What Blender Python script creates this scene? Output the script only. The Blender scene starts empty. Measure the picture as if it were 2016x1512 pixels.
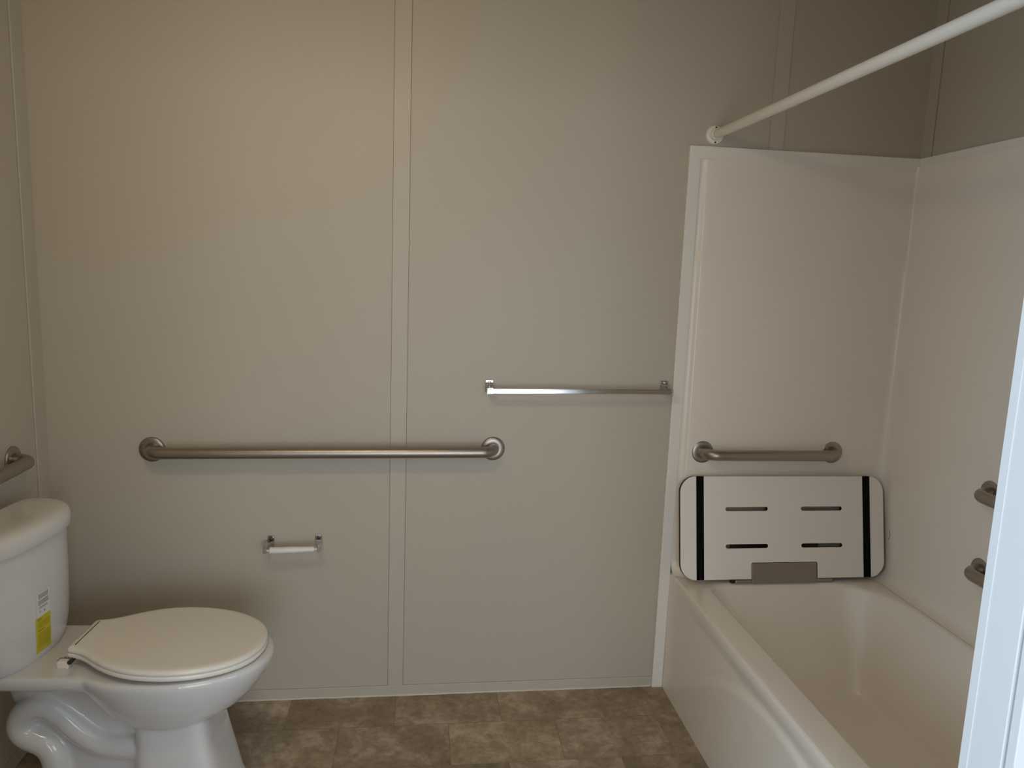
import bpy, bmesh, math, random
from mathutils import Vector, Matrix
from math import sin, cos, pi, radians, sqrt

sc = bpy.context.scene
COL = sc.collection

# ------------------------------------------------------------------ camera
cam = bpy.data.cameras.new('camera')
cam.sensor_width = 36.0
cam.lens = 1452.277 * 36.0 / 2016.0
cam.clip_start = 0.02
cam_o = bpy.data.objects.new('camera', cam)
COL.objects.link(cam_o)
right = Vector((0.99174, -0.12324, 0.03545))
up = Vector((-0.01607, 0.15483, 0.98781))
fwd = Vector((0.12723, 0.98022, -0.15157))
m3 = Matrix((right, up, -fwd)).transposed()
cam_o.matrix_world = Matrix.Translation((0, -2.5, 1.5327)) @ m3.to_4x4()
sc.camera = cam_o

# ------------------------------------------------------------------ world, lights, exposure
w = bpy.data.worlds.new('sky')
sc.world = w
w.use_nodes = True
w.node_tree.nodes['Background'].inputs[0].default_value = (0.62, 0.78, 1.0, 1)
w.node_tree.nodes['Background'].inputs[1].default_value = 0.6


def area(name, loc, rot, sx, sy, power, col, shape='RECTANGLE', spread=180):
    l = bpy.data.lights.new(name, 'AREA')
    l.shape = shape
    l.size = sx
    l.size_y = sy
    l.energy = power
    l.color = col
    l.spread = radians(spread)
    o = bpy.data.objects.new(name, l)
    COL.objects.link(o)
    o.location = loc
    o.rotation_euler = rot
    return o


# daylight through the glazed patio door behind the camera, plus two added side lights
area('daylight_door', (0.40, -4.63, 1.1), (radians(90), 0, 0), 1.95, 1.9, 44, (0.84, 0.91, 1.0))
area('added_daylight', (-2.44, -2.55, 1.40), (radians(90), 0, radians(-90)), 1.42, 1.2, 62, (0.55, 0.77, 1.0))  # added fill that brightens the door jamb, source unseen
area('added_daylight_2', (2.64, -3.45, 1.45), (radians(90), 0, radians(90)), 1.3, 1.1, 18, (0.64, 0.82, 1.0))  # added cool fill for the left wall and toilet tank, source unseen
# warm bath light on the near wall, above the doorway
area('bath_light', (-0.35, -1.42, 2.30), (radians(36), 0, 0), 0.55, 0.16, 6.7, (1.0, 0.75, 0.43))

sc.view_settings.view_transform = 'Standard'
sc.view_settings.look = 'None'
sc.view_settings.exposure = 0.0
sc.view_settings.gamma = 1.0
sc.view_settings.use_curve_mapping = False
try:
    sc.cycles.use_denoising = True
    sc.cycles.max_bounces = 10
    sc.cycles.diffuse_bounces = 6
except Exception:
    pass


# ------------------------------------------------------------------ materials
def mat(name, col, rough=0.5, metal=0.0, coat=0.0, var=0.0, vscale=3.0, bump=0.0, bscale=80.0, stretch=(1, 1, 1), spec=0.5):
    m = bpy.data.materials.new(name)
    m.use_nodes = True
    nt = m.node_tree
    p = nt.nodes['Principled BSDF']
    p.inputs['Base Color'].default_value = (*col, 1)
    p.inputs['Roughness'].default_value = rough
    p.inputs['Metallic'].default_value = metal
    p.inputs['Coat Weight'].default_value = coat
    p.inputs['Coat Roughness'].default_value = 0.06
    p.inputs['Specular IOR Level'].default_value = spec
    tc = nt.nodes.new('ShaderNodeTexCoord')
    mp = nt.nodes.new('ShaderNodeMapping')
    mp.inputs['Scale'].default_value = stretch
    nt.links.new(tc.outputs['Object'], mp.inputs[0])
    if var > 0:
        n = nt.nodes.new('ShaderNodeTexNoise')
        n.inputs['Scale'].default_value = vscale
        n.inputs['Detail'].default_value = 5
        nt.links.new(mp.outputs[0], n.inputs[0])
        r = nt.nodes.new('ShaderNodeValToRGB')
        r.color_ramp.elements[0].position = 0.3
        r.color_ramp.elements[1].position = 0.7
        r.color_ramp.elements[0].color = (*[c * (1 - var) for c in col], 1)
        r.color_ramp.elements[1].color = (*[min(1, c * (1 + var)) for c in col], 1)
        nt.links.new(n.outputs['Fac'], r.inputs[0])
        nt.links.new(r.outputs[0], p.inputs['Base Color'])
    if bump > 0:
        n = nt.nodes.new('ShaderNodeTexNoise')
        n.inputs['Scale'].default_value = bscale
        n.inputs['Detail'].default_value = 3
        nt.links.new(mp.outputs[0], n.inputs[0])
        b = nt.nodes.new('ShaderNodeBump')
        b.inputs['Strength'].default_value = bump
        b.inputs['Distance'].default_value = 0.001
        nt.links.new(n.outputs['Fac'], b.inputs['Height'])
        nt.links.new(b.outputs[0], p.inputs['Normal'])
    return m


M_WALL = mat('vinyl_wall_panel', (0.51, 0.455, 0.37), 0.48, var=0.015, vscale=2, bump=0.25, bscale=260, stretch=(1, 1, 0.25))
M_TRIMW = mat('vinyl_wall_batten', (0.525, 0.47, 0.385), 0.45, bump=0.15, bscale=200)
M_WHITE = mat('white_trim', (0.84, 0.80, 0.73), 0.35, var=0.01)
M_JAMB = mat('white_door_paint', (0.86, 0.88, 0.90), 0.4, var=0.01)
M_HALL = mat('hall_wall_paint', (0.62, 0.60, 0.56), 0.6, var=0.01)
M_CEIL = mat('ceiling_board', (0.74, 0.72, 0.68), 0.8, bump=0.3, bscale=150)
M_FIBRE = mat('ivory_fibreglass', (0.87, 0.795, 0.70), 0.30, coat=0.12, var=0.012, vscale=4)
M_CAULK = mat('caulk', (0.62, 0.57, 0.49), 0.5)
M_PORC = mat('white_porcelain', (0.70, 0.685, 0.67), 0.12, coat=0.5)
M_SEATP = mat('white_seat_plastic', (0.84, 0.79, 0.71), 0.24, coat=0.15)
M_STEEL = mat('brushed_steel', (0.40, 0.355, 0.31), 0.36, metal=1.0, bump=0.25, bscale=60, stretch=(1, 1, 12))
M_PLATE = mat('satin_steel_plate', (0.36, 0.315, 0.27), 0.42, metal=1.0, bump=0.15, bscale=60, stretch=(1, 8, 8))
M_CHROME = mat('chrome', (0.58, 0.58, 0.575), 0.12, metal=1.0)
M_ROD = mat('white_enamel', (0.84, 0.80, 0.73), 0.32)
M_ROLL = mat('white_plastic', (0.82, 0.80, 0.77), 0.35)
M_LAM = mat('white_laminate', (0.88, 0.83, 0.775), 0.4)
M_BLACK = mat('black_core', (0.008, 0.008, 0.009), 0.6)
M_STRIP = mat('black_rubber', (0.004, 0.004, 0.005), 0.75, spec=0.1)
M_DARK = mat('dark_screw', (0.03, 0.028, 0.025), 0.4)
M_YEL = mat('yellow_label', (0.62, 0.52, 0.03), 0.45)
M_LABW = mat('white_label', (0.74, 0.73, 0.72), 0.4)
M_INK = mat('grey_print', (0.27, 0.265, 0.26), 0.5)
M_INK2 = mat('dark_print', (0.12, 0.10, 0.02), 0.5)
M_GAP_SHADE = mat('painted_gap_shade', (0.16, 0.13, 0.09), 0.8)  # dark strip colour standing in for the gap shadow beside battens


def floor_mat():
    m = bpy.data.materials.new('stone_pattern_vinyl')
    m.use_nodes = True
    nt = m.node_tree
    p = nt.nodes['Principled BSDF']
    L = nt.links.new
    tc = nt.nodes.new('ShaderNodeTexCoord')
    mp = nt.nodes.new('ShaderNodeMapping')
    mp.inputs['Location'].default_value = (0.0585, 0.187 + 0.2145 * 41, 0)
    L(tc.outputs['Object'], mp.inputs[0])
    br = nt.nodes.new('ShaderNodeTexBrick')
    br.offset = 0.5
    br.inputs['Scale'].default_value = 1.0
    br.inputs['Mortar Size'].default_value = 0.0011
    br.inputs['Mortar Smooth'].default_value = 0.3
    br.inputs['Brick Width'].default_value = 0.3645
    br.inputs['Row Height'].default_value = 0.2145
    br.inputs['Bias'].default_value = 0.0
    br.inputs['Color1'].default_value = (0, 0, 0, 1)
    br.inputs['Color2'].default_value = (1, 1, 1, 1)
    br.inputs['Mortar'].default_value = (0.5, 0.5, 0.5, 1)
    L(mp.outputs[0], br.inputs[0])
    # per-tile shift of the cloud pattern
    add = nt.nodes.new('ShaderNodeVectorMath')
    add.operation = 'MULTIPLY_ADD'
    L(br.outputs['Color'], add.inputs[0])
    add.inputs[1].default_value = (5.3, 3.1, 2.2)
    L(tc.outputs['Object'], add.inputs[2])
    n1 = nt.nodes.new('ShaderNodeTexNoise')
    n1.inputs['Scale'].default_value = 6.5
    n1.inputs['Detail'].default_value = 9
    n1.inputs['Roughness'].default_value = 0.66
    n1.inputs['Distortion'].default_value = 0.5
    L(add.outputs[0], n1.inputs[0])
    r1 = nt.nodes.new('ShaderNodeValToRGB')
    e = r1.color_ramp.elements
    e[0].position = 0.30
    e[0].color = (0.235, 0.172, 0.108, 1)
    e[1].position = 0.74
    e[1].color = (0.56, 0.46, 0.35, 1)
    x = e.new(0.5)
    x.color = (0.335, 0.255, 0.170, 1)
    L(n1.outputs['Fac'], r1.inputs[0])
    n2 = nt.nodes.new('ShaderNodeTexNoise')
    n2.inputs['Scale'].default_value = 34
    n2.inputs['Detail'].default_value = 6
    n2.inputs['Roughness'].default_value = 0.7
    L(add.outputs[0], n2.inputs[0])
    mr = nt.nodes.new('ShaderNodeMapRange')
    mr.inputs[1].default_value = 0.35
    mr.inputs[2].default_value = 0.75
    mr.inputs[3].default_value = 0.80
    mr.inputs[4].default_value = 1.42
    L(n2.outputs['Fac'], mr.inputs[0])
    sep = nt.nodes.new('ShaderNodeSeparateColor')
    L(br.outputs['Color'], sep.inputs[0])
    tr = nt.nodes.new('ShaderNodeMapRange')
    tr.inputs[3].default_value = 0.74
    tr.inputs[4].default_value = 1.18
    L(sep.outputs[0], tr.inputs[0])
    mu = nt.nodes.new('ShaderNodeMath')
    mu.operation = 'MULTIPLY'
    L(mr.outputs[0], mu.inputs[0])
    L(tr.outputs[0], mu.inputs[1])
    sc_ = nt.nodes.new('ShaderNodeVectorMath')
    sc_.operation = 'SCALE'
    L(r1.outputs[0], sc_.inputs[0])
    L(mu.outputs[0], sc_.inputs['Scale'])
    mix = nt.nodes.new('ShaderNodeMix')
    mix.data_type = 'RGBA'
    mfac = nt.nodes.new('ShaderNodeMath')
    mfac.operation = 'MULTIPLY'
    mfac.inputs[1].default_value = 0.75
    L(br.outputs['Fac'], mfac.inputs[0])
    L(mfac.outputs[0], mix.inputs[0])
    L(sc_.outputs[0], mix.inputs[6])
    mix.inputs[7].default_value = (0.15, 0.115, 0.08, 1)
    L(mix.outputs[2], p.inputs['Base Color'])
    p.inputs['Roughness'].default_value = 0.5
    return m


M_FLOOR = floor_mat()


# ------------------------------------------------------------------ helpers
def obj(name, bm, m, parent=None, smooth=False, bev=0.0, seg=2, angle=35):
    me = bpy.data.meshes.new(name)
    bmesh.ops.recalc_face_normals(bm, faces=bm.faces)
    bm.to_mesh(me)
    bm.free()
    ms = m if isinstance(m, (list, tuple)) else [m]
    for k in ms:
        me.materials.append(k)
    o = bpy.data.objects.new(name, me)
    COL.objects.link(o)
    if parent:
        o.parent = parent
    if smooth:
        for pl in me.polygons:
            pl.use_smooth = True
        try:
            me.set_sharp_from_angle(angle=radians(angle))
        except Exception:
            pass
    if bev > 0:
        b = o.modifiers.new('bevel', 'BEVEL')
        b.width = bev
        b.segments = seg
        b.limit_method = 'ANGLE'
    return o


def box(bm, x0, x1, y0, y1, z0, z1, mi=0):
    v = [bm.verts.new((x, y, z)) for x in (x0, x1) for y in (y0, y1) for z in (z0, z1)]
    for f in ((0, 1, 3, 2), (4, 6, 7, 5), (0, 4, 5, 1), (2, 3, 7, 6), (0, 2, 6, 4), (1, 5, 7, 3)):
        fc = bm.faces.new([v[i] for i in f])
        fc.material_index = mi


def boxes(*bs):
    bm = bmesh.new()
    for b in bs:
        box(bm, *b)
    return bm


def loft(bm, rings, cap0=True, cap1=True, closed=True):
    R = [[bm.verts.new(p) for p in r] for r in rings]
    n = len(R[0])
    for a, b in zip(R[:-1], R[1:]):
        for i in range(n if closed else n - 1):
            j = (i + 1) % n
            bm.faces.new((a[i], a[j], b[j], b[i]))
    if cap0:
        bm.faces.new(list(reversed(R[0])))
    if cap1:
        bm.faces.new(R[-1])
    return R


def tube(bm, pts, r, n=24, caps=True):
    """circular tube with a parallel frame; r is one radius or one per point"""
    P = [Vector(p) for p in pts]
    rs = r if isinstance(r, (list, tuple)) else [r] * len(P)
    t0 = (P[1] - P[0]).normalized()
    a = Vector((0, 0, 1)) if abs(t0.z) < 0.9 else Vector((0, 1, 0))
    u = t0.cross(a).normalized()
    rings = []
    for i, p in enumerate(P):
        t = ((P[min(i + 1, len(P) - 1)] - P[i]).normalized() + (P[i] - P[max(i - 1, 0)]).normalized()).normalized()
        u = (u - t * u.dot(t)).normalized()
        v = t.cross(u)
        rings.append([tuple(p + (u * cos(2 * pi * k / n) + v * sin(2 * pi * k / n)) * rs[i]) for k in range(n)])
    loft(bm, rings, caps, caps)


def lathe(bm, prof, origin, axis, n=40):
    """prof: (distance along axis, radius)"""
    ax = Vector(axis).normalized()
    a = Vector((0, 0, 1)) if abs(ax.z) < 0.9 else Vector((1, 0, 0))
    u = ax.cross(a).normalized()
    v = ax.cross(u)
    o = Vector(origin)
    rings = [[tuple(o + ax * d + (u * cos(2 * pi * k / n) + v * sin(2 * pi * k / n)) * max(r, 1e-5)) for k in range(n)] for d, r in prof]
    loft(bm, rings)


def thing(name, label, cat, loc=(0, 0, 0), rz=0.0, group=None):
    o = bpy.data.objects.new(name, None)
    o.empty_display_size = 0.1
    COL.objects.link(o)
    o.location = loc
    o.rotation_euler = (0, 0, rz)
    tag(o, label, cat, group)
    return o


def tag(o, label, cat, group=None):
    o['label'] = label
    o['category'] = cat
    if group:
        o['group'] = group
    return o


def struct(name, bm, m, bev=0.0, parent=None, label=None):
    o = obj(name, bm, m, parent, bev=bev)
    if parent is None:
        o['kind'] = 'structure'
    if label:
        o['label'] = label
    return o


def sstep(a, b, x):
    t = max(0.0, min(1.0, (x - a) / (b - a)))
    return t * t * (3 - 2 * t)


# ------------------------------------------------------------------ room shell
XL, XR = -1.19, 1.755          # left and right wall faces
YF0, YF1 = -1.53, -1.61        # the doorway wall
CH = 2.62
DX0, DX1, DH = -0.57, 0.865, 2.06   # clear doorway
struct('floor', boxes((-2.6, 2.8, -4.8, 0.12, -0.1, 0.0)), M_FLOOR, label='brown stone-patterned vinyl floor laid in offset tiles')
struct('ceiling', boxes((-2.6, 2.8, -4.8, 0.12, CH, CH + 0.1)), M_CEIL, label='pale flat ceiling above the bathroom')
struct('wall_back', boxes((XL - 0.12, XR + 0.12, 0.0, 0.12, 0, CH)), M_WALL, label='greige vinyl panelled wall behind the grab bar')
struct('wall_left', boxes((XL - 0.12, XL, YF0, 0.0, 0, CH)), M_WALL, label='greige vinyl wall behind the toilet tank')
struct('wall_right', boxes((XR, XR + 0.12, YF0, 0.0, 0, CH)), M_WALL, label='greige wall above the long side of the tub surround')
struct('wall_front', boxes((XL - 0.12, DX0 - 0.02, YF1, YF0, 0, CH), (DX1 + 0.02, XR + 0.12, YF1, YF0, 0, CH), (DX0 - 0.02, DX1 + 0.02, YF1, YF0, DH + 0.02, CH)), M_HALL, label='pale wall around the doorway at the tub end')
# room behind the camera
HX0, HX1, HY = -2.5, 2.7, -4.68
struct('wall_hall_left', boxes((HX0 - 0.1, HX0, HY, -3.30, 0, CH), (HX0 - 0.1, HX0, -1.72, YF1, 0, CH), (HX0 - 0.1, HX0, -3.30, -1.72, 0, 0.75), (HX0 - 0.1, HX0, -3.30, -1.72, 2.05, CH)), M_HALL)
struct('added_window_1', boxes((HX0 - 0.06, HX0 + 0.02, -3.30, -3.25, 0.75, 2.05), (HX0 - 0.06, HX0 + 0.02, -1.77, -1.72, 0.75, 2.05), (HX0 - 0.06, HX0 + 0.02, -3.25, -1.77, 0.75, 0.80), (HX0 - 0.06, HX0 + 0.02, -3.25, -1.77, 2.0, 2.05), (HX0 - 0.05, HX0 + 0.01, -3.25, -1.77, 1.38, 1.42)), M_JAMB, label='unseen white framed window added in the left wall opposite to light the jamb')  # frame added around the jamb fill light, out of view
struct('wall_hall_right', boxes((HX1, HX1 + 0.1, HY, -4.15, 0, CH), (HX1, HX1 + 0.1, -2.75, YF1, 0, CH), (HX1, HX1 + 0.1, -4.15, -2.75, 0, 0.85), (HX1, HX1 + 0.1, -4.15, -2.75, 2.05, CH)), M_HALL)
struct('added_window_2', boxes((HX1 - 0.02, HX1 + 0.06, -4.15, -4.10, 0.85, 2.05), (HX1 - 0.02, HX1 + 0.06, -2.80, -2.75, 0.85, 2.05), (HX1 - 0.02, HX1 + 0.06, -4.10, -2.80, 0.85, 0.90), (HX1 - 0.02, HX1 + 0.06, -4.10, -2.80, 2.0, 2.05), (HX1 - 0.01, HX1 + 0.05, -4.10, -2.80, 1.43, 1.47)), M_JAMB, label='unseen white framed window added in the right wall opposite for cool fill light')  # frame added around the cool fill light, out of view
struct('wall_hall_side', boxes((HX0, XL - 0.12, YF1, YF0, 0, CH), (XR + 0.12, HX1, YF1, YF0, 0, CH)), M_HALL)
PX0, PX1, PZ = -0.65, 1.45, 2.08
struct('wall_hall_back', boxes((HX0, PX0, HY - 0.1, HY, 0, CH), (PX1, HX1, HY - 0.1, HY, 0, CH), (PX0, PX1, HY - 0.1, HY, PZ, CH)), M_HALL)
pd = struct('door_2', boxes((PX0, PX0 + 0.06, HY - 0.06, HY + 0.02, 0, PZ), (PX1 - 0.06, PX1, HY - 0.06, HY + 0.02, 0, PZ),
                            (PX0 + 0.06, PX1 - 0.06, HY - 0.06, HY + 0.02, PZ - 0.06, PZ), (PX0 + 0.06, PX1 - 0.06, HY - 0.06, HY + 0.02, 0, 0.1),
                            ((PX0 + PX1) / 2 - 0.03, (PX0 + PX1) / 2 + 0.03, HY - 0.05, HY + 0.01, 0.1, PZ - 0.06)), M_JAMB, label='glazed white patio door in the room opposite')

# doorway lining and casing
dj = bmesh.new()
box(dj, DX1, DX1 + 0.02, YF1 + 0.004, YF0 - 0.0, 0, DH)
box(dj, DX0 - 0.02, DX0, YF1 + 0.004, YF0, 0, DH)
box(dj, DX0 - 0.02, DX1 + 0.02, YF1 + 0.004, YF0, DH, DH + 0.02)
struct('door_1', dj, M_JAMB, 0.001, label='white jamb of the doorway at the right edge')
st = bmesh.new()   # thin stop bead on the jamb face
for xs in ((DX1 - 0.0010, DX1), (DX0, DX0 + 0.0010)):
    box(st, xs[0], xs[1], YF0 - 0.016, YF0 + 0.0, 0, DH)
struct('trim_1', st, M_JAMB, 0.0004, label='narrow raised bead along the inner edge of the white jamb')
cs = bmesh.new()
box(cs, DX1 + 0.003, DX1 + 0.065, YF1 - 0.016, YF1, 0, DH + 0.06)
box(cs, DX0 - 0.065, DX0 - 0.003, YF1 - 0.016, YF1, 0, DH + 0.06)
box(cs, DX0 - 0.003, DX1 + 0.003, YF1 - 0.016, YF1, DH + 0.003, DH + 0.06)
struct('trim_2', cs, M_JAMB, 0.0015, label='white door casing on the outer side of the doorway')

# battens, corner mouldings, baseboard
struct('trim_3', boxes((-0.088, -0.035, -0.005, 0.0, 0.038, CH), (-0.0892, -0.0880, -0.0004, 0.0, 0.038, CH, 1), (-0.0350, -0.0338, -0.0004, 0.0, 0.038, CH, 1)), [M_TRIMW, M_GAP_SHADE], 0.0012, label='vertical greige batten in the middle of the back wall')
struct('trim_4', boxes((1.182, 1.234, -0.005, 0.0, 1.972, CH), (1.234, 1.2356, -0.0004, 0.0, 1.972, CH, 1)), [M_TRIMW, M_GAP_SHADE], 0.0012, label='vertical greige batten above the tub surround')
struct('trim_5', boxes((XL, XL + 0.005, -0.068, 0.0, 0.038, CH)), M_TRIMW, 0.0015, label='greige corner moulding on the left wall')
struct('trim_6', boxes((XR - 0.005, XR, -0.052, 0.0, 1.972, CH), (XR - 0.0004, XR, -0.0536, -0.052, 1.972, CH, 1)), [M_TRIMW, M_GAP_SHADE], 0.0015, label='greige corner moulding above the tub surround')
struct('baseboard_back', boxes((XL, 0.895, -0.006, 0.0, 0.0, 0.038)), M_TRIMW, 0.0015, label='low greige baseboard along the back wall')
struct('baseboard_left', boxes((XL, XL + 0.006, YF0, -0.006, 0.0, 0.038)), M_TRIMW, 0.0015, label='low greige baseboard on the left wall')
ck = bmesh.new()
random.seed(4)
prof = []
for i in range(70):
    x = XL + 0.01 + i * (0.893 - XL - 0.01) / 69
    h = 0.0035 + random.random() * 0.0022
    dpt = 0.0085 + random.random() * 0.002
    prof.append([(x, -0.0055, 0.0), (x, -dpt, 0.0), (x, -dpt * 0.9, h * 0.6), (x, -0.0055, h)])
loft(ck, prof)
struct('trim_7', ck, M_CAULK, label='thin uneven bead of white caulk where the wall meets the floor')

# white strips framing the surround (mitred)
ZT0, ZT1 = 1.93, 1.972
def strip(pts, depth_axis, d0, d1):
    bm = bmesh.new()
    fr, bk = [], []
    for p in pts:
        if depth_axis == 'y':
            fr.append(bm.verts.new((p[0], d1, p[1]))); bk.append(bm.verts.new((p[0], d0, p[1])))
        else:
            fr.append(bm.verts.new((d1, p[0], p[1]))); bk.append(bm.verts.new((d0, p[0], p[1])))
    n = len(pts)
    bm.faces.new(fr); bm.faces.new(list(reversed(bk)))
    for i in range(n):
        j = (i + 1) % n
        bm.faces.new((fr[i], bk[i], bk[j], fr[j]))
    return bm
struct('trim_8', strip([(0.894, 0.0), (0.934, 0.0), (0.9385, ZT0), (0.8985, ZT1)], 'y', 0.0, -0.0165), M_WHITE, 0.0015, label='white vertical strip beside the tub surround')
struct('trim_9', strip([(0.8985, ZT1), (0.9385, ZT0), (XR - 0.0165, ZT0), (XR - 0.0165, ZT1)], 'y', 0.0, -0.0165), M_WHITE, 0.0015, label='white horizontal strip over the end of the surround')
struct('trim_10', boxes((XR - 0.0165, XR, YF0, 0.0, ZT0, ZT1)), M_WHITE, 0.0015, label='white horizontal strip over the long side of the surround')

# bath light on the near wall (behind the picture)
cl = thing('bath_light', 'white bath light on the near wall above the doorway', 'lamp', (-0.35, YF0, 2.3))
obj('base', boxes((-0.29, 0.29, 0.0, 0.025, -0.055, 0.055)), M_WHITE, cl, bev=0.006)
b = bmesh.new()
lathe(b, [(-0.275, 0.02), (-0.272, 0.034), (-0.26, 0.038), (0.26, 0.038), (0.272, 0.034), (0.275, 0.02)], (0, 0.055, 0), (1, 0, 0), 32)
obj('lamp_shade', b, M_ROLL, cl, True)

# ------------------------------------------------------------------ grab bars
def arc_path(p0, out, along, L, so, rb, n=8):
    """from wall point p0 out by so, bend with radius rb, run L along, bend back"""
    p0, out, along = Vector(p0), Vector(out), Vector(along)
    pts = [p0 + out * 0.003, p0 + out * (so - rb) * 0.6]
    c = p0 + out * (so - rb) + along * rb
    for k in range(n + 1):
        a = pi / 2 * k / n
        pts.append(c - along * rb * cos(a) + out * rb * sin(a))
    c2 = p0 + along * (L - rb) + out * (so - rb)
    m = 6
    s, e = pts[-1], c2 + out * rb
    for k in range(1, m):
        pts.append(s.lerp(e, k / m))
    for k in range(n + 1):
        a = pi / 2 * k / n
        pts.append(c2 + along * rb * sin(a) + out * rb * cos(a))
    pts += [p0 + along * L + out * (so - rb) * 0.6, p0 + along * L + out * 0.003]
    return pts


def grab_bar(label, p0, out, along, L, r=0.0190, rf=0.0415, so=0.058, group=None):
    out, along = Vector(out).normalized(), Vector(along).normalized()
    t = thing('grab_bar', label, 'grab bar', p0, 0, group)
    b = bmesh.new()
    tube(b, arc_path((0, 0, 0), out, along, L, so, 0.042), r, 28, True)
    obj('bar', b, M_STEEL, t, True, angle=60)
    for d in (0, L):
        b = bmesh.new()
        c = along * d
        lathe(b, [(0.0003, rf), (0.004, rf), (0.0062, rf - 0.0012), (0.0082, rf - 0.004), (0.0098, rf - 0.012), (0.0102, r + 0.0015), (0.0096, r + 0.0003)], c, out, 48)
        obj('flange', b, M_STEEL, t, True, angle=50)
    return t


gl = Vector((0.265 + 0.864, 0, 0.0085))
grab_bar('long brushed steel grab bar across the back wall between the toilet and towel bar', (-0.864, 0, 0.909), (0, -1, 0), gl, gl.length, group='grab bars')
grab_bar('brushed steel grab bar on the left wall above the toilet tank', (XL, -0.205, 0.925), (1, 0, 0), (0, -1, 0), 0.92, group='grab bars')
grab_bar('short brushed steel grab bar above the folded shower seat', (1.022, -0.014, 0.913), (0, -1, 0), (1, 0, 0.001), 0.497, group='grab bars')
grab_bar('upper grab bar on the long side of the tub surround, mostly behind the door jamb', (1.7365, -0.535, 0.915), (-1, 0, 0), (0, -1, 0), 0.62, group='grab bars')
grab_bar('lower grab bar on the long side of the tub surround, mostly behind the door jamb', (1.7365, -0.537, 0.670), (-1, 0, 0), (0, -1, 0), 0.62, group='grab bars')


# ------------------------------------------------------------------ towel bar
t = thing('towel_bar', 'square chrome towel bar on the back wall beside the tub surround', 'towel bar', (0.246, 0, 1.13))
TL = 0.622
b = bmesh.new(); box(b, -0.004, TL + 0.012, -0.0615, -0.0565, -0.0085, 0.0085)
box(b, -0.004, TL + 0.012, -0.0645, -0.0615, -0.0065, 0.0065)
for v in b.verts:
    v.co.z += 0.0065 * (v.co.x / TL)
obj('bar', b, M_CHROME, t, bev=0.0008)
for k, xx in enumerate((0.0, TL)):
    b = bmesh.new()
    dz = 0.0065 * k
    box(b, xx - 0.014, xx + 0.013, -0.006, 0.0, -0.012 + dz, 0.030 + dz)      # wall plate
    rr = []
    for yy, w0, z0, z1 in ((-0.006, 0.013, -0.012, 0.022), (-0.025, 0.0105, -0.0115, 0.013), (-0.050, 0.0095, -0.0115, 0.0115), (-0.0565, 0.0095, -0.011, 0.011)):
        rr.append([(xx - w0, yy, z0 + dz), (xx + w0, yy, z0 + dz), (xx + w0, yy, z1 + dz), (xx - w0, yy, z1 + dz)])
    loft(b, rr)
    br = obj('bracket', b, M_CHROME, t, bev=0.0012)
    b = bmesh.new()
    lathe(b, [(0, 0.0042), (0.0015, 0.0042), (0.0028, 0.002)], (xx, -0.006, 0.0235 + dz), (0, -1, 0), 20)
    obj('screw', b, M_CHROME, br, True)
    b = bmesh.new(); sx = xx + (0.013 if k else -0.013)
    box(b, min(sx, xx + (0.009 if k else -0.009)), max(sx, xx + (0.009 if k else -0.009)), -0.066, -0.054, -0.0105 + dz, 0.0105 + dz)
    obj('end_cap', b, M_CHROME, t, bev=0.001)

# ------------------------------------------------------------------ toilet paper holder
t = thing('toilet_paper_holder', 'empty chrome toilet paper holder with a white roller on the back wall', 'toilet paper holder', (-0.409, 0, 0.58))
for sgn, x0, dz in ((-1, -0.0795, 0.002), (1, 0.0795, 0.006)):
    b = bmesh.new()
    box(b, x0 - 0.0115, x0 + 0.0115, -0.005, 0.0, -0.014 + dz, 0.026 + dz)
    rr = []
    for yy, sh, w0, z0, z1 in ((-0.005, 0, 0.0112, -0.014, 0.006), (-0.022, 0.003, 0.0095, -0.014, 0.012), (-0.042, 0.007, 0.0075, -0.014, 0.011), (-0.055, 0.009, 0.0062, -0.014, 0.011), (-0.067, 0.009, 0.0060, -0.013, 0.010)):
        xx = x0 + sgn * sh
        rr.append([(xx - w0, yy, z0 + dz), (xx + w0, yy, z0 + dz), (xx + w0, yy, z1 + dz), (xx - w0, yy, z1 + dz)])
    loft(b, rr)
    br = obj('bracket', b, M_CHROME, t, bev=0.0015)
    b = bmesh.new()
    lathe(b, [(0, 0.0055), (0.001, 0.0055), (0.0026, 0.003)], (x0, -0.005, 0.013 + dz), (0, -1, 0), 20)
    obj('screw', b, M_DARK, br, True)
b = bmesh.new()
tz = -0.002
ax = Vector((1, 0, 0.024))
lathe(b, [(-0.090, 0.003), (-0.077, 0.0035), (-0.0765, 0.0085), (-0.074, 0.0112), (-0.030, 0.0110), (0.010, 0.0112), (0.0125, 0.0100), (0.066, 0.0092), (0.070, 0.0080), (0.0705, 0.0035), (0.082, 0.003)], (0.002, -0.060, tz), ax, 28)
obj('roller', b, M_ROLL, t, True)

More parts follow.
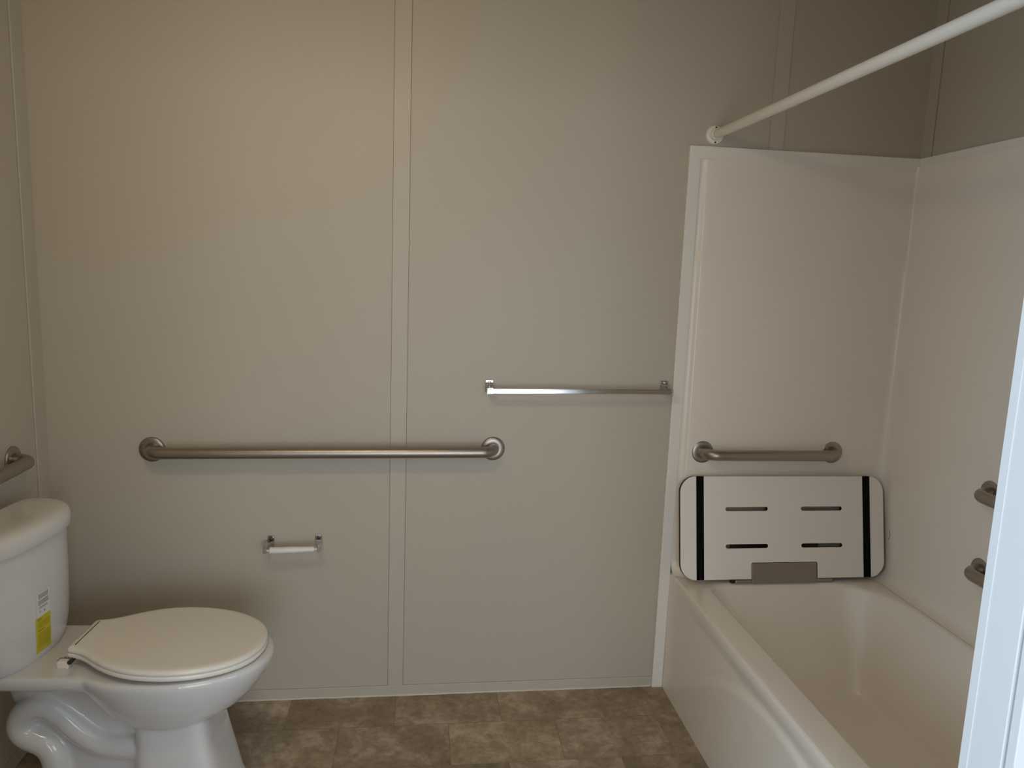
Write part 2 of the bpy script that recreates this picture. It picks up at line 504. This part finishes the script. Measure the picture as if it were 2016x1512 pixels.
# ------------------------------------------------------------------ shower curtain rod
RX, RZ = 0.987, 2.012
t = thing('shower_curtain_rod', 'white shower curtain rod running along the tub from the back wall', 'curtain rod', (RX, 0, RZ))
b = bmesh.new(); tube(b, [(0, -0.006, 0), (0, -0.5, -0.0015), (0, -1.0, -0.0015), (0, -1.524, 0)], 0.0150, 40); obj('rod', b, M_ROD, t, True, angle=60)
for yy, d in ((0.0, -1), (-1.53, 1)):
    b = bmesh.new()
    lathe(b, [(0.0002, 0.0315), (0.003, 0.0315), (0.006, 0.029), (0.0075, 0.026), (0.008, 0.0195), (0.016, 0.0185), (0.020, 0.0180), (0.020, 0.0152)], (0, yy, 0), (0, d, 0), 40)
    fl = obj('flange', b, M_ROD, t, True, angle=40)
    for s in (-1, 1):
        b = bmesh.new()
        lathe(b, [(0.0055, 0.0030), (0.0082, 0.0030), (0.0086, 0.002)], (0.001, yy, s * 0.0245), (0, d, 0), 16)
        obj('screw', b, M_DARK, fl, True)

# ------------------------------------------------------------------ bathtub with its moulded surround
TX0, TX1 = 0.935, 1.745
TY0, TY1 = -0.004, -1.526
ZR = 0.455
tub = thing('bathtub', 'ivory moulded bathtub and shower surround filling the right end of the room', 'bathtub', (TX0, 0, 0))


def rrect(x0, x1, y0, y1, rad, z, n=12, m=10):
    """rounded rectangle, rad = (x0y1, x1y1, x1y0, x0y0) where y1 > y0; constant point count"""
    P = []
    c = [(x0, y1, 1, -1, rad[0], pi), (x1, y1, -1, -1, rad[1], pi / 2), (x1, y0, -1, 1, rad[2], 0), (x0, y0, 1, 1, rad[3], -pi / 2)]
    arcs = []
    for cx, cy, sx, sy, r, a0 in c:
        ctr = (cx + sx * r, cy + sy * r)
        arcs.append([(ctr[0] + r * cos(a0 - pi / 2 * k / n), ctr[1] + r * sin(a0 - pi / 2 * k / n)) for k in range(n + 1)])
    for i in range(4):
        P += arcs[i]
        e, s = arcs[i][-1], arcs[(i + 1) % 4][0]
        for k in range(1, m):
            P.append((e[0] + (s[0] - e[0]) * k / m, e[1] + (s[1] - e[1]) * k / m))
    return [(p[0] - TX0, p[1], z if not callable(z) else z(*p)) for p in P]


b = bmesh.new()
rings = [rrect(TX0 + 0.009, TX1, TY1, TY0, (0.004,) * 4, ZR - 0.001),
         rrect(TX0 + 0.020, TX1 - 0.008, TY1 + 0.01, TY0 - 0.010, (0.01,) * 4, ZR)]
# (t, dz) down the basin wall
O = dict(x0=1.030, x1=1.668, y0=-1.43, y1=-0.112, r=(0.085, 0.26, 0.26, 0.085))
B = dict(x0=1.120, x1=1.545, y0=-1.34, y1=-0.300, r=(0.07, 0.085, 0.085, 0.07))


def basin(t, z, sh=0.0):
    f = lambda k: O[k] + (B[k] - O[k]) * t
    return rrect(f('x0') + sh, f('x1') - sh, f('y0') + sh, f('y1') - sh, tuple(a + (c - a) * min(1, t * 1.15) for a, c in zip(O['r'], B['r'])), z)


rings += [basin(-0.10, ZR), basin(-0.03, ZR - 0.001), basin(0.015, ZR - 0.004), basin(0.045, ZR - 0.011), basin(0.075, ZR - 0.025)]
for k in range(1, 9):
    t_ = 0.075 + (0.93 - 0.075) * k / 8
    rings.append(basin(t_, ZR - 0.025 - (ZR - 0.025 - 0.165) * k / 8))
rings += [basin(0.97, 0.145), basin(1.03, 0.128), basin(1.12, 0.118), basin(1.35, 0.113), basin(1.8, 0.110)]
loft(b, rings, False, True)
# apron: raised arch field between the ends
ny, nz = 150, 60


def apron_x(y, z):
    top = sstep(0.375, 0.435, z)
    arch = 0.385 - 0.245 * ((y + 0.85) / 0.62) ** 2
    out = sstep(-0.013, 0.013, z - arch)          # 1 outside the arch
    fade = sstep(0.06, 0.42, -y) * sstep(0.0, 0.2, y + 1.526)
    d = 0.011 * out * fade * (1 - top)
    if z > ZR - 0.012:
        a = (z - (ZR - 0.012)) / 0.011
        d += 0.009 * (1 - sqrt(max(0, 1 - a * a)))
    return TX0 + d


rows = []
for j in range(nz + 1):
    z = (ZR - 0.001) * j / nz
    if j > nz - 4:
        z = (ZR - 0.001) - 0.0028 * (nz - j)
    rows.append([(apron_x(TY0 + (TY1 - TY0) * i / ny, z) - TX0, TY0 + (TY1 - TY0) * i / ny, z) for i in range(ny + 1)])
loft(b, rows, False, False, closed=False)
bmesh.ops.remove_doubles(b, verts=b.verts, dist=0.0002)
o = obj('tub_basin', b, M_FIBRE, tub, True, angle=50)

# surround: plan path swept over heights, with a cove at the bottom
def plan(off, rc):
    """plan path of the surround face moved inward by off, corner radius rc"""
    P = []
    yf, yn, xr = -0.014 - off, -1.512 + off, 1.7365 - off
    P += [(0.9365, -0.0045 - off * 0.9), (0.950, -0.0050 - off * 0.9), (0.957, -0.0075 - off * 0.95), (0.9615, -0.0125 - off), (0.968, yf)]
    xs = [1.05, 1.15, 1.3, 1.45, 1.6]
    P += [(x, yf) for x in xs]
    n = 8
    for k in range(n + 1):
        a = pi / 2 - pi / 2 * k / n
        P.append((xr - rc + rc * cos(a), yf - rc + rc * sin(a)))
    P += [(xr, yf + (yn - yf) * k / 8) for k in range(1, 8)]
    for k in range(n + 1):
        a = -pi / 2 * k / n
        P.append((xr - rc + rc * cos(a), yn + rc + rc * sin(a)))
    P += [(x, yn) for x in reversed(xs)]
    P += [(0.968, yn), (0.9615, -1.5155 + off), (0.957, -1.5205 + off * 0.95), (0.950, -1.523 + off * 0.9), (0.9365, -1.5235 + off * 0.9)]
    return P


b = bmesh.new()
rows = []
zs = [(1.945, 0.0, 0.012), (1.8, 0.0, 0.012), (1.66, 0.0, 0.012), (1.625, 0.0, 0.012), (1.61, 0.0015, 0.016), (1.59, 0.004, 0.024), (1.57, 0.005, 0.028), (1.3, 0.0055, 0.030), (1.0, 0.006, 0.034), (0.75, 0.007, 0.045), (0.60, 0.008, 0.055)]
for k in range(9):
    a = pi / 2 * k / 8
    zs.append((ZR + 0.046 * (1 - sin(a)) + 0.0012, 0.008 + 0.046 * (1 - cos(a)), 0.055 + 0.03 * k / 8))
for z, off, rc in zs:
    rows.append([(p[0] - TX0, p[1], z) for p in plan(off, rc)])
loft(b, rows, False, False, closed=False)
o = obj('surround_panel', b, M_FIBRE, tub, True, angle=60)

# small marks on the fibreglass: a scuff on the side panel
b = bmesh.new()
for p, q, r in (((1.7279, -0.098, 0.640), (1.7279, -0.106, 0.622), 0.0012), ((1.7279, -0.106, 0.622), (1.7279, -0.099, 0.606), 0.0010)):
    tube(b, [(p[0] - TX0, p[1], p[2]), (q[0] - TX0, q[1], q[2])], r, 6)
sf = obj('scuff_mark', b, mat('scuff', (0.30, 0.26, 0.21), 0.6), tub)

# ------------------------------------------------------------------ fold-up shower seat
ss = thing('shower_bench', 'white fold-up shower seat with black bands on the tub end wall', 'shower seat', (1.3225, -0.0864, 0.650))
TILT = radians(11.9)
SX, SZT, SZB = 0.3885, 0.185, -0.182
cu = bpy.data.curves.new('seat_shape', 'CURVE')
cu.dimensions = '2D'
cu.fill_mode = 'BOTH'
cu.extrude = 0.0075


def spl(pts):
    s = cu.splines.new('POLY')
    s.points.add(len(pts) - 1)
    for p_, c in zip(s.points, pts):
        p_.co = (c[0], c[1], 0, 1)
    s.use_cyclic_u = True


def arc(cx, cy, r, a0, a1, n=10):
    return [(cx + r * cos(a0 + (a1 - a0) * k / n), cy + r * sin(a0 + (a1 - a0) * k / n)) for k in range(n + 1)]


R_ = 0.058
NX0, NX1, NZ = -0.1245, 0.1275, -0.1235
pts = arc(-SX + R_, SZT - R_, R_, pi, pi / 2) + arc(SX - R_, SZT - R_, R_, pi / 2, 0) + arc(SX - R_, SZB + R_, R_, 0, -pi / 2)
pts += [(NX1, SZB)] + arc(NX1 - 0.006, NZ - 0.006, 0.006, 0, pi / 2, 4) + arc(NX0 + 0.006, NZ - 0.006, 0.006, pi / 2, pi, 4) + [(NX0, SZB)]
pts += arc(-SX + R_, SZB + R_, R_, -pi / 2, -pi)
spl(pts)
for x0, x1, zc in ((-0.2205, -0.0605, 0.068), (0.0665, 0.2255, 0.068), (-0.2205, -0.0605, -0.0648), (0.0665, 0.2255, -0.0648)):
    r_ = 0.0074
    spl(arc(x0 + r_, zc, r_, pi / 2, 3 * pi / 2, 6) + arc(x1 - r_, zc, r_, -pi / 2, pi / 2, 6))
tmp = bpy.data.objects.new('seat_shape', cu)
me = bpy.data.meshes.new_from_object(tmp)
bpy.data.objects.remove(tmp)
b = bmesh.new()
b.from_mesh(me)
bmesh.ops.remove_doubles(b, verts=b.verts, dist=0.00005)
for v in b.verts:
    v.co = Vector((v.co.x, -v.co.z, v.co.y))
bmesh.ops.recalc_face_normals(b, faces=b.faces)
for f in b.faces:
    f.material_index = 0 if abs(f.normal.y) > 0.5 else 1
sp = obj('seat_panel', b, [M_LAM, M_BLACK], ss)
for v in sp.data.vertices:
    v.co.y += 0.0075
tilted = [sp]
for x0, x1 in ((-0.3291, -0.3013), (0.3073, 0.3353)):
    b = bmesh.new()
    box(b, x0, x1, -0.0009, 0.0005, SZB + 0.0002, SZT - 0.0002)
    tilted.append(obj('black_band', b, M_STRIP, ss))
b = bmesh.new()
box(b, NX0 + 0.0018, NX1 - 0.0028, -0.0008, 0.003, -0.1975, NZ - 0.0015)
tilted.append(obj('hinge_plate', b, M_PLATE, ss, bev=0.0012))
for x0, x1, z0, z1 in ((-0.186, NX0 + 0.0005, -0.1978, -0.1835), (NX1 - 0.0020, 0.1865, -0.1965, -0.1830)):
    b = bmesh.new()
    box(b, x0, x1, -0.0015, 0.018, z0, z1)
    tilted.append(obj('hinge_arm', b, M_PLATE, ss, bev=0.004, seg=3))
b = bmesh.new()
box(b, -0.199, -0.186, 0.002, 0.018, -0.1965, -0.1835)
tilted.append(obj('hinge_bushing', b, M_BLACK, ss, bev=0.002))
for o in tilted:
    o.rotation_euler.x = -TILT
b = bmesh.new()
pr_ = [(-0.016, -0.183), (0.040, -0.178), (0.0565, -0.120), (0.0635, -0.120), (0.0635, 0.02), (0.0600, 0.02), (0.0600, -0.116), (0.050, -0.118), (0.036, -0.172), (-0.016, -0.177)]
loft(b, [[(x, y, z) for y, z in pr_] for x in (-0.17, 0.175)])
obj('wall_bracket', b, M_PLATE, ss)

# ------------------------------------------------------------------ toilet
toi = thing('toilet', 'white two-piece toilet with closed lid at the left wall', 'toilet', (-1.165, -0.43, 0), radians(-3.5))


def interp(tab, x):
    if x <= tab[0][0]:
        return tab[0][1:]
    for a, c in zip(tab[:-1], tab[1:]):
        if x <= c[0]:
            t = (x - a[0]) / (c[0] - a[0])
            return tuple(p + (q - p) * t for p, q in zip(a[1:], c[1:]))
    return tab[-1][1:]


def egg(u0, u1, wd, n=64, back=2.4, um=None, nf=2.05):
    """egg outline: rear u0, tip u1, half width wd"""
    um = um if um is not None else u0 + (u1 - u0) * 0.48
    P = []
    for k in range(n):
        a = 2 * pi * k / n
        c, s = cos(a), sin(a)
        if c >= 0:
            e = 2 / nf
            P.append((um + (u1 - um) * abs(c) ** e, wd * math.copysign(abs(s) ** e, s)))
        else:
            e = 2 / back
            P.append((um - (um - u0) * abs(c) ** e, wd * math.copysign(abs(s) ** e, s)))
    return P


def srect(u0, u1, wd, n=64, e=5.0):
    P = []
    for k in range(n):
        a = 2 * pi * k / n
        c, s = cos(a), sin(a)
        P.append(((u0 + u1) / 2 + (u1 - u0) / 2 * math.copysign(abs(c) ** (2 / e), c), wd * math.copysign(abs(s) ** (2 / e), s)))
    return P


b = bmesh.new()
# bowl
prof = [  # z, rear, tip, half width
    (0.236, 0.47, 0.52, 0.030), (0.244, 0.43, 0.560, 0.070), (0.262, 0.385, 0.610, 0.100), (0.285, 0.35, 0.655, 0.124), (0.315, 0.318, 0.695, 0.146), (0.35, 0.295, 0.728, 0.164),
    (0.385, 0.27, 0.752, 0.178), (0.41, 0.25, 0.766, 0.186), (0.43, 0.24, 0.772, 0.190), (0.440, 0.24, 0.770, 0.189), (0.4445, 0.245, 0.764, 0.184)]
loft(b, [[(p[0], p[1], z) for p in egg(u0, u1, wd, um=0.50 if z > 0.3 else None)] for z, u0, u1, wd in prof])
# deck under the tank
loft(b, [[(p[0], p[1], z) for p in srect(u0, u1, wd)] for z, u0, u1, wd in
         ((0.398, 0.05, 0.44, 0.120), (0.404, 0.02, 0.45, 0.145), (0.415, 0.012, 0.45, 0.153), (0.432, 0.010, 0.45, 0.155), (0.441, 0.014, 0.45, 0.151), (0.4435, 0.022, 0.44, 0.143))])
# front pedestal
loft(b, [[(p[0], p[1], z) for p in srect(u0, u1, wd, e=6.0)] for z, u0, u1, wd in
         ((0.0, 0.405, 0.668, 0.124), (0.02, 0.408, 0.660, 0.120), (0.10, 0.414, 0.642, 0.114), (0.20, 0.416, 0.618, 0.108), (0.30, 0.416, 0.605, 0.104))])
# rear web and foot
loft(b, [[(p[0], p[1], z) for p in srect(u0, u1, wd, e=3.5)] for z, u0, u1, wd in
         ((0.0, 0.145, 0.50, 0.098), (0.03, 0.148, 0.50, 0.090), (0.06, 0.145, 0.50, 0.066), (0.15, 0.122, 0.50, 0.060), (0.25, 0.085, 0.50, 0.060), (0.34, 0.060, 0.50, 0.066), (0.40, 0.04, 0.50, 0.085))])
# trapway on both flanks
TP = [(0.47, 0.190), (0.402, 0.192), (0.350, 0.193), (0.306, 0.206), (0.262, 0.240), (0.226, 0.280), (0.190, 0.309), (0.156, 0.314), (0.122, 0.296), (0.105, 0.262), (0.112, 0.232), (0.140, 0.214), (0.170, 0.202), (0.190, 0.172), (0.196, 0.130), (0.197, 0.06), (0.197, 0.0)]


def smooth_path(P, it=2):
    for _ in range(it):
        Q = [P[0]]
        for a, c in zip(P[:-1], P[1:]):
            Q += [tuple(x * 0.75 + y * 0.25 for x, y in zip(a, c)), tuple(x * 0.25 + y * 0.75 for x, y in zip(a, c))]
        Q.append(P[-1])
        P = Q
    return P


for s in (-1, 1):
    path = [(u, s * 0.058, z) for u, z in smooth_path(TP)]
    tube(b, path, 0.037, 20)
bowl = obj('bowl', b, M_PORC, toi, True, angle=180)
rm = bowl.modifiers.new('fuse', 'REMESH')
rm.mode = 'VOXEL'
rm.voxel_size = 0.0052
rm.use_smooth_shade = True
sm = bowl.modifiers.new('soften', 'SMOOTH')
sm.factor = 0.5
sm.iterations = 7

# tank
def tank_ring(W, Dp, z, n=48, e=2.4, u_back=0.022):
    P = []
    for k in range(n + 1):
        a = -pi / 2 + pi * k / n
        c, s = max(0.0, cos(a)), sin(a)
        P.append((u_back + 0.03 + (Dp - u_back - 0.03) * c ** (2 / e), W * math.copysign(abs(s) ** (2 / e), s)))
    P += [(u_back + 0.008, W - 0.003), (u_back, W - 0.014), (u_back, 0.0), (u_back, -W + 0.014), (u_back + 0.008, -W + 0.003)]
    return [(p[0], p[1], z) for p in P]


TT = [(z, w - 0.008, d - 0.012) for z, w, d in ((0.428, 0.112, 0.158), (0.432, 0.137, 0.166), (0.440, 0.160, 0.173), (0.455, 0.181, 0.179), (0.478, 0.197, 0.182), (0.51, 0.206, 0.1835), (0.56, 0.2115, 0.1845), (0.62, 0.214, 0.1855), (0.70, 0.2150, 0.186), (0.771, 0.2155, 0.186))]
b = bmesh.new()
loft(b, [tank_ring(W, D, z) for z, W, D in TT])
tank = obj('tank', b, M_PORC, toi, True, angle=50)
b = bmesh.new()
loft(b, [tank_ring(W - 0.008, D - 0.012, z, u_back=0.014) for z, W, D in ((0.7680, 0.218, 0.190), (0.770, 0.225, 0.197), (0.778, 0.2285, 0.2005), (0.796, 0.229, 0.201), (0.808, 0.227, 0.199), (0.817, 0.221, 0.193), (0.8230, 0.210, 0.182), (0.8265, 0.190, 0.165), (0.828, 0.15, 0.135))])
obj('tank_lid', b, M_PORC, toi, True, angle=50)


def tank_u(v, z, e=2.4):
    W, D = interp(TT, z)
    return 0.052 + (D - 0.052) * max(0.0, 1 - abs(v / W) ** e) ** (1 / e)


def patch(v0, v1, z0, z1, off, n=10, m=10):
    bm_ = bmesh.new()
    G = [[bm_.verts.new((tank_u(v0 + (v1 - v0) * i / n, z0 + (z1 - z0) * j / m) + off, v0 + (v1 - v0) * i / n, z0 + (z1 - z0) * j / m)) for i in range(n + 1)] for j in range(m + 1)]
    for j in range(m):
        for i in range(n):
            bm_.faces.new((G[j][i], G[j][i + 1], G[j + 1][i + 1], G[j + 1][i]))
    return bm_


wl = obj('paper_label', patch(-0.038, 0.016, 0.566, 0.634, 0.0006), M_LABW, toi, True)
random.seed(3)
def prints(lines, off):
    bm_ = bmesh.new()
    for v0, v1, zc, h in lines:
        v0, v1 = v0 * 0.9 + 0.030, v1 * 0.9 + 0.030
        v = v0
        while v < v1 - 0.001:
            L = min(v1 - v, random.uniform(0.003, 0.008))
            G = [[bm_.verts.new((tank_u(vv, zz) + off, vv, zz)) for vv in (v, v + L)] for zz in (zc - h / 2, zc + h / 2)]
            bm_.faces.new((G[0][0], G[0][1], G[1][1], G[1][0]))
            v += L + 0.0011
    return bm_


LN = [(-0.066, -0.022, 0.628 - 0.0034 * k, 0.0021) for k in range(4)] + [(-0.068, -0.020, 0.611 - 0.0034 * k, 0.0021) for k in range(4)] + [(-0.064, -0.026, 0.5935 - 0.0034 * k, 0.002) for k in range(2)] + [(-0.064, -0.058, 0.581, 0.003), (-0.044, -0.038, 0.5785, 0.006)]
obj('label_print', prints(LN, 0.0009), M_INK, wl)
yl = obj('yellow_label', patch(-0.043, 0.017, 0.466, 0.566, 0.0006), M_YEL, toi, True)
LN = [(-0.073, -0.054, 0.559, 0.004)] + [(-0.073, -0.019, 0.551 - 0.0036 * k, 0.0012) for k in range(5)] + [(-0.073, -0.044, 0.528, 0.0032)] + [(-0.073, -0.019, 0.520 - 0.0038 * k, 0.0012) for k in range(11)]
obj('label_print', prints(LN, 0.0009), mat('olive_print', (0.30, 0.24, 0.02), 0.5), yl)

# flush lever on the near side of the tank front
b = bmesh.new()
u0 = tank_u(-0.190, 0.752)
lathe(b, [(-0.004, 0.0150), (0.006, 0.0150), (0.010, 0.013), (0.0115, 0.008)], (u0, -0.190, 0.752), (cos(radians(-35)), sin(radians(-35)), 0), 28)
lv = obj('flush_lever', b, M_ROLL, toi, True)
b = bmesh.new()
rr = []
for k in range(9):
    q = k / 8
    v = -0.183 - 0.075 * q
    u = tank_u(max(v, -0.2), 0.752) + 0.012 + 0.012 * q - 0.02 * q
    z = 0.756 - 0.022 * q * q
    hh = 0.010 - 0.003 * sin(pi * q) + 0.003 * q
    rr.append([(u + 0.005 * cos(a), v, z + hh * sin(a)) for a in [2 * pi * i / 16 for i in range(16)]])
loft(b, rr)
obj('lever_arm', b, M_ROLL, lv, True)

# seat and lid
HW = [(0.248, 0.074), (0.252, 0.084), (0.280, 0.090), (0.310, 0.106), (0.345, 0.134), (0.38, 0.156), (0.42, 0.174), (0.46, 0.184), (0.50, 0.188), (0.54, 0.187), (0.58, 0.181), (0.62, 0.170), (0.66, 0.151), (0.69, 0.131), (0.715, 0.107), (0.733, 0.080), (0.745, 0.050), (0.751, 0.020)]


def seat_outline(ins=0.0):
    P = [(u, w_) for u, w_ in HW] + [(0.7518, 0.0)] + [(u, -w_) for u, w_ in reversed(HW)]
    P = smooth_path(P, 2)
    c = (0.5, 0.0)
    out = []
    n = len(P)
    for i, (u, v) in enumerate(P):
        a, d = P[max(i - 1, 0)], P[min(i + 1, n - 1)]
        tx, ty = d[0] - a[0], d[1] - a[1]
        l = math.hypot(tx, ty) or 1
        nx, ny_ = ty / l, -tx / l          # inward normal for this direction
        if (c[0] - u) * nx + (c[1] - v) * ny_ < 0:
            nx, ny_ = -nx, -ny_
        out.append((u + nx * ins, v + ny_ * ins))
    return out


def slope(u):
    return 0.036 * (0.75 - u)


def slab(levels):
    bm_ = bmesh.new()
    loft(bm_, [[(u, v, z + slope(u)) for u, v in seat_outline(ins)] for z, ins in levels])
    return bm_


o = obj('seat_lid', slab([(0.4625, 0.004), (0.4630, 0.0015), (0.4655, 0.0), (0.470, 0.0004), (0.474, 0.003), (0.4765, 0.009), (0.4775, 0.02)]), M_SEATP, toi, True, angle=50)
b = bmesh.new()
outer = [[(u, v, z + slope(u)) for u, v in seat_outline(ins)] for z, ins in ((0.4475, 0.0045), (0.4480, 0.002), (0.4515, 0.0), (0.458, 0.0), (0.4610, 0.003), (0.4616, 0.008))]
n = len(outer[0])
def hole(z):
    P = egg(0.30, 0.69, 0.115, n, um=0.48)
    # start from the rear so that points correspond
    P = [(0.49 - (0.19) * cos(2 * pi * (k + 0.5) / n) , 0.115 * sin(2 * pi * (k + 0.5) / n), z) for k in range(n)]
    return [(u, v, z + slope(u)) for u, v, z in P]
rings = outer + [hole(0.4612), hole(0.455), hole(0.448)]
R = loft(b, rings, False, False)
for i in range(n):
    j = (i + 1) % n
    b.faces.new((R[-1][i], R[-1][j], R[0][j], R[0][i]))
obj('seat_ring', b, M_SEATP, toi, True, angle=50)
for s in (-1, 1):
    b = bmesh.new()
    box(b, 0.232, 0.262, s * 0.092 - 0.010, s * 0.092 + 0.010, 0.4425, 0.464)
    hg = obj('hinge', b, M_SEATP, toi, bev=0.004, seg=3)
    b = bmesh.new()
    tube(b, [(0.266, s * 0.078 , 0.462), (0.266, s * 0.102, 0.462)], 0.006, 14)
    obj('hinge_pin', b, M_DARK, hg, True)
b = bmesh.new()
for k in range(3):
    box(b, 0.214 + 0.009 * k, 0.219 + 0.009 * k, -0.066 + 0.006 * k, -0.046 + 0.004 * k, 0.4440, 0.4462)
obj('stamp_mark', b, M_INK, bowl)

# the tank sits slightly askew on the bowl
for o in bpy.data.objects:
    if o.parent == toi and o.name.split('.')[0] in ('tank', 'tank_lid', 'paper_label', 'yellow_label', 'flush_lever'):
        o.rotation_euler.z = radians(-4.5)
        o.location.y = -0.012
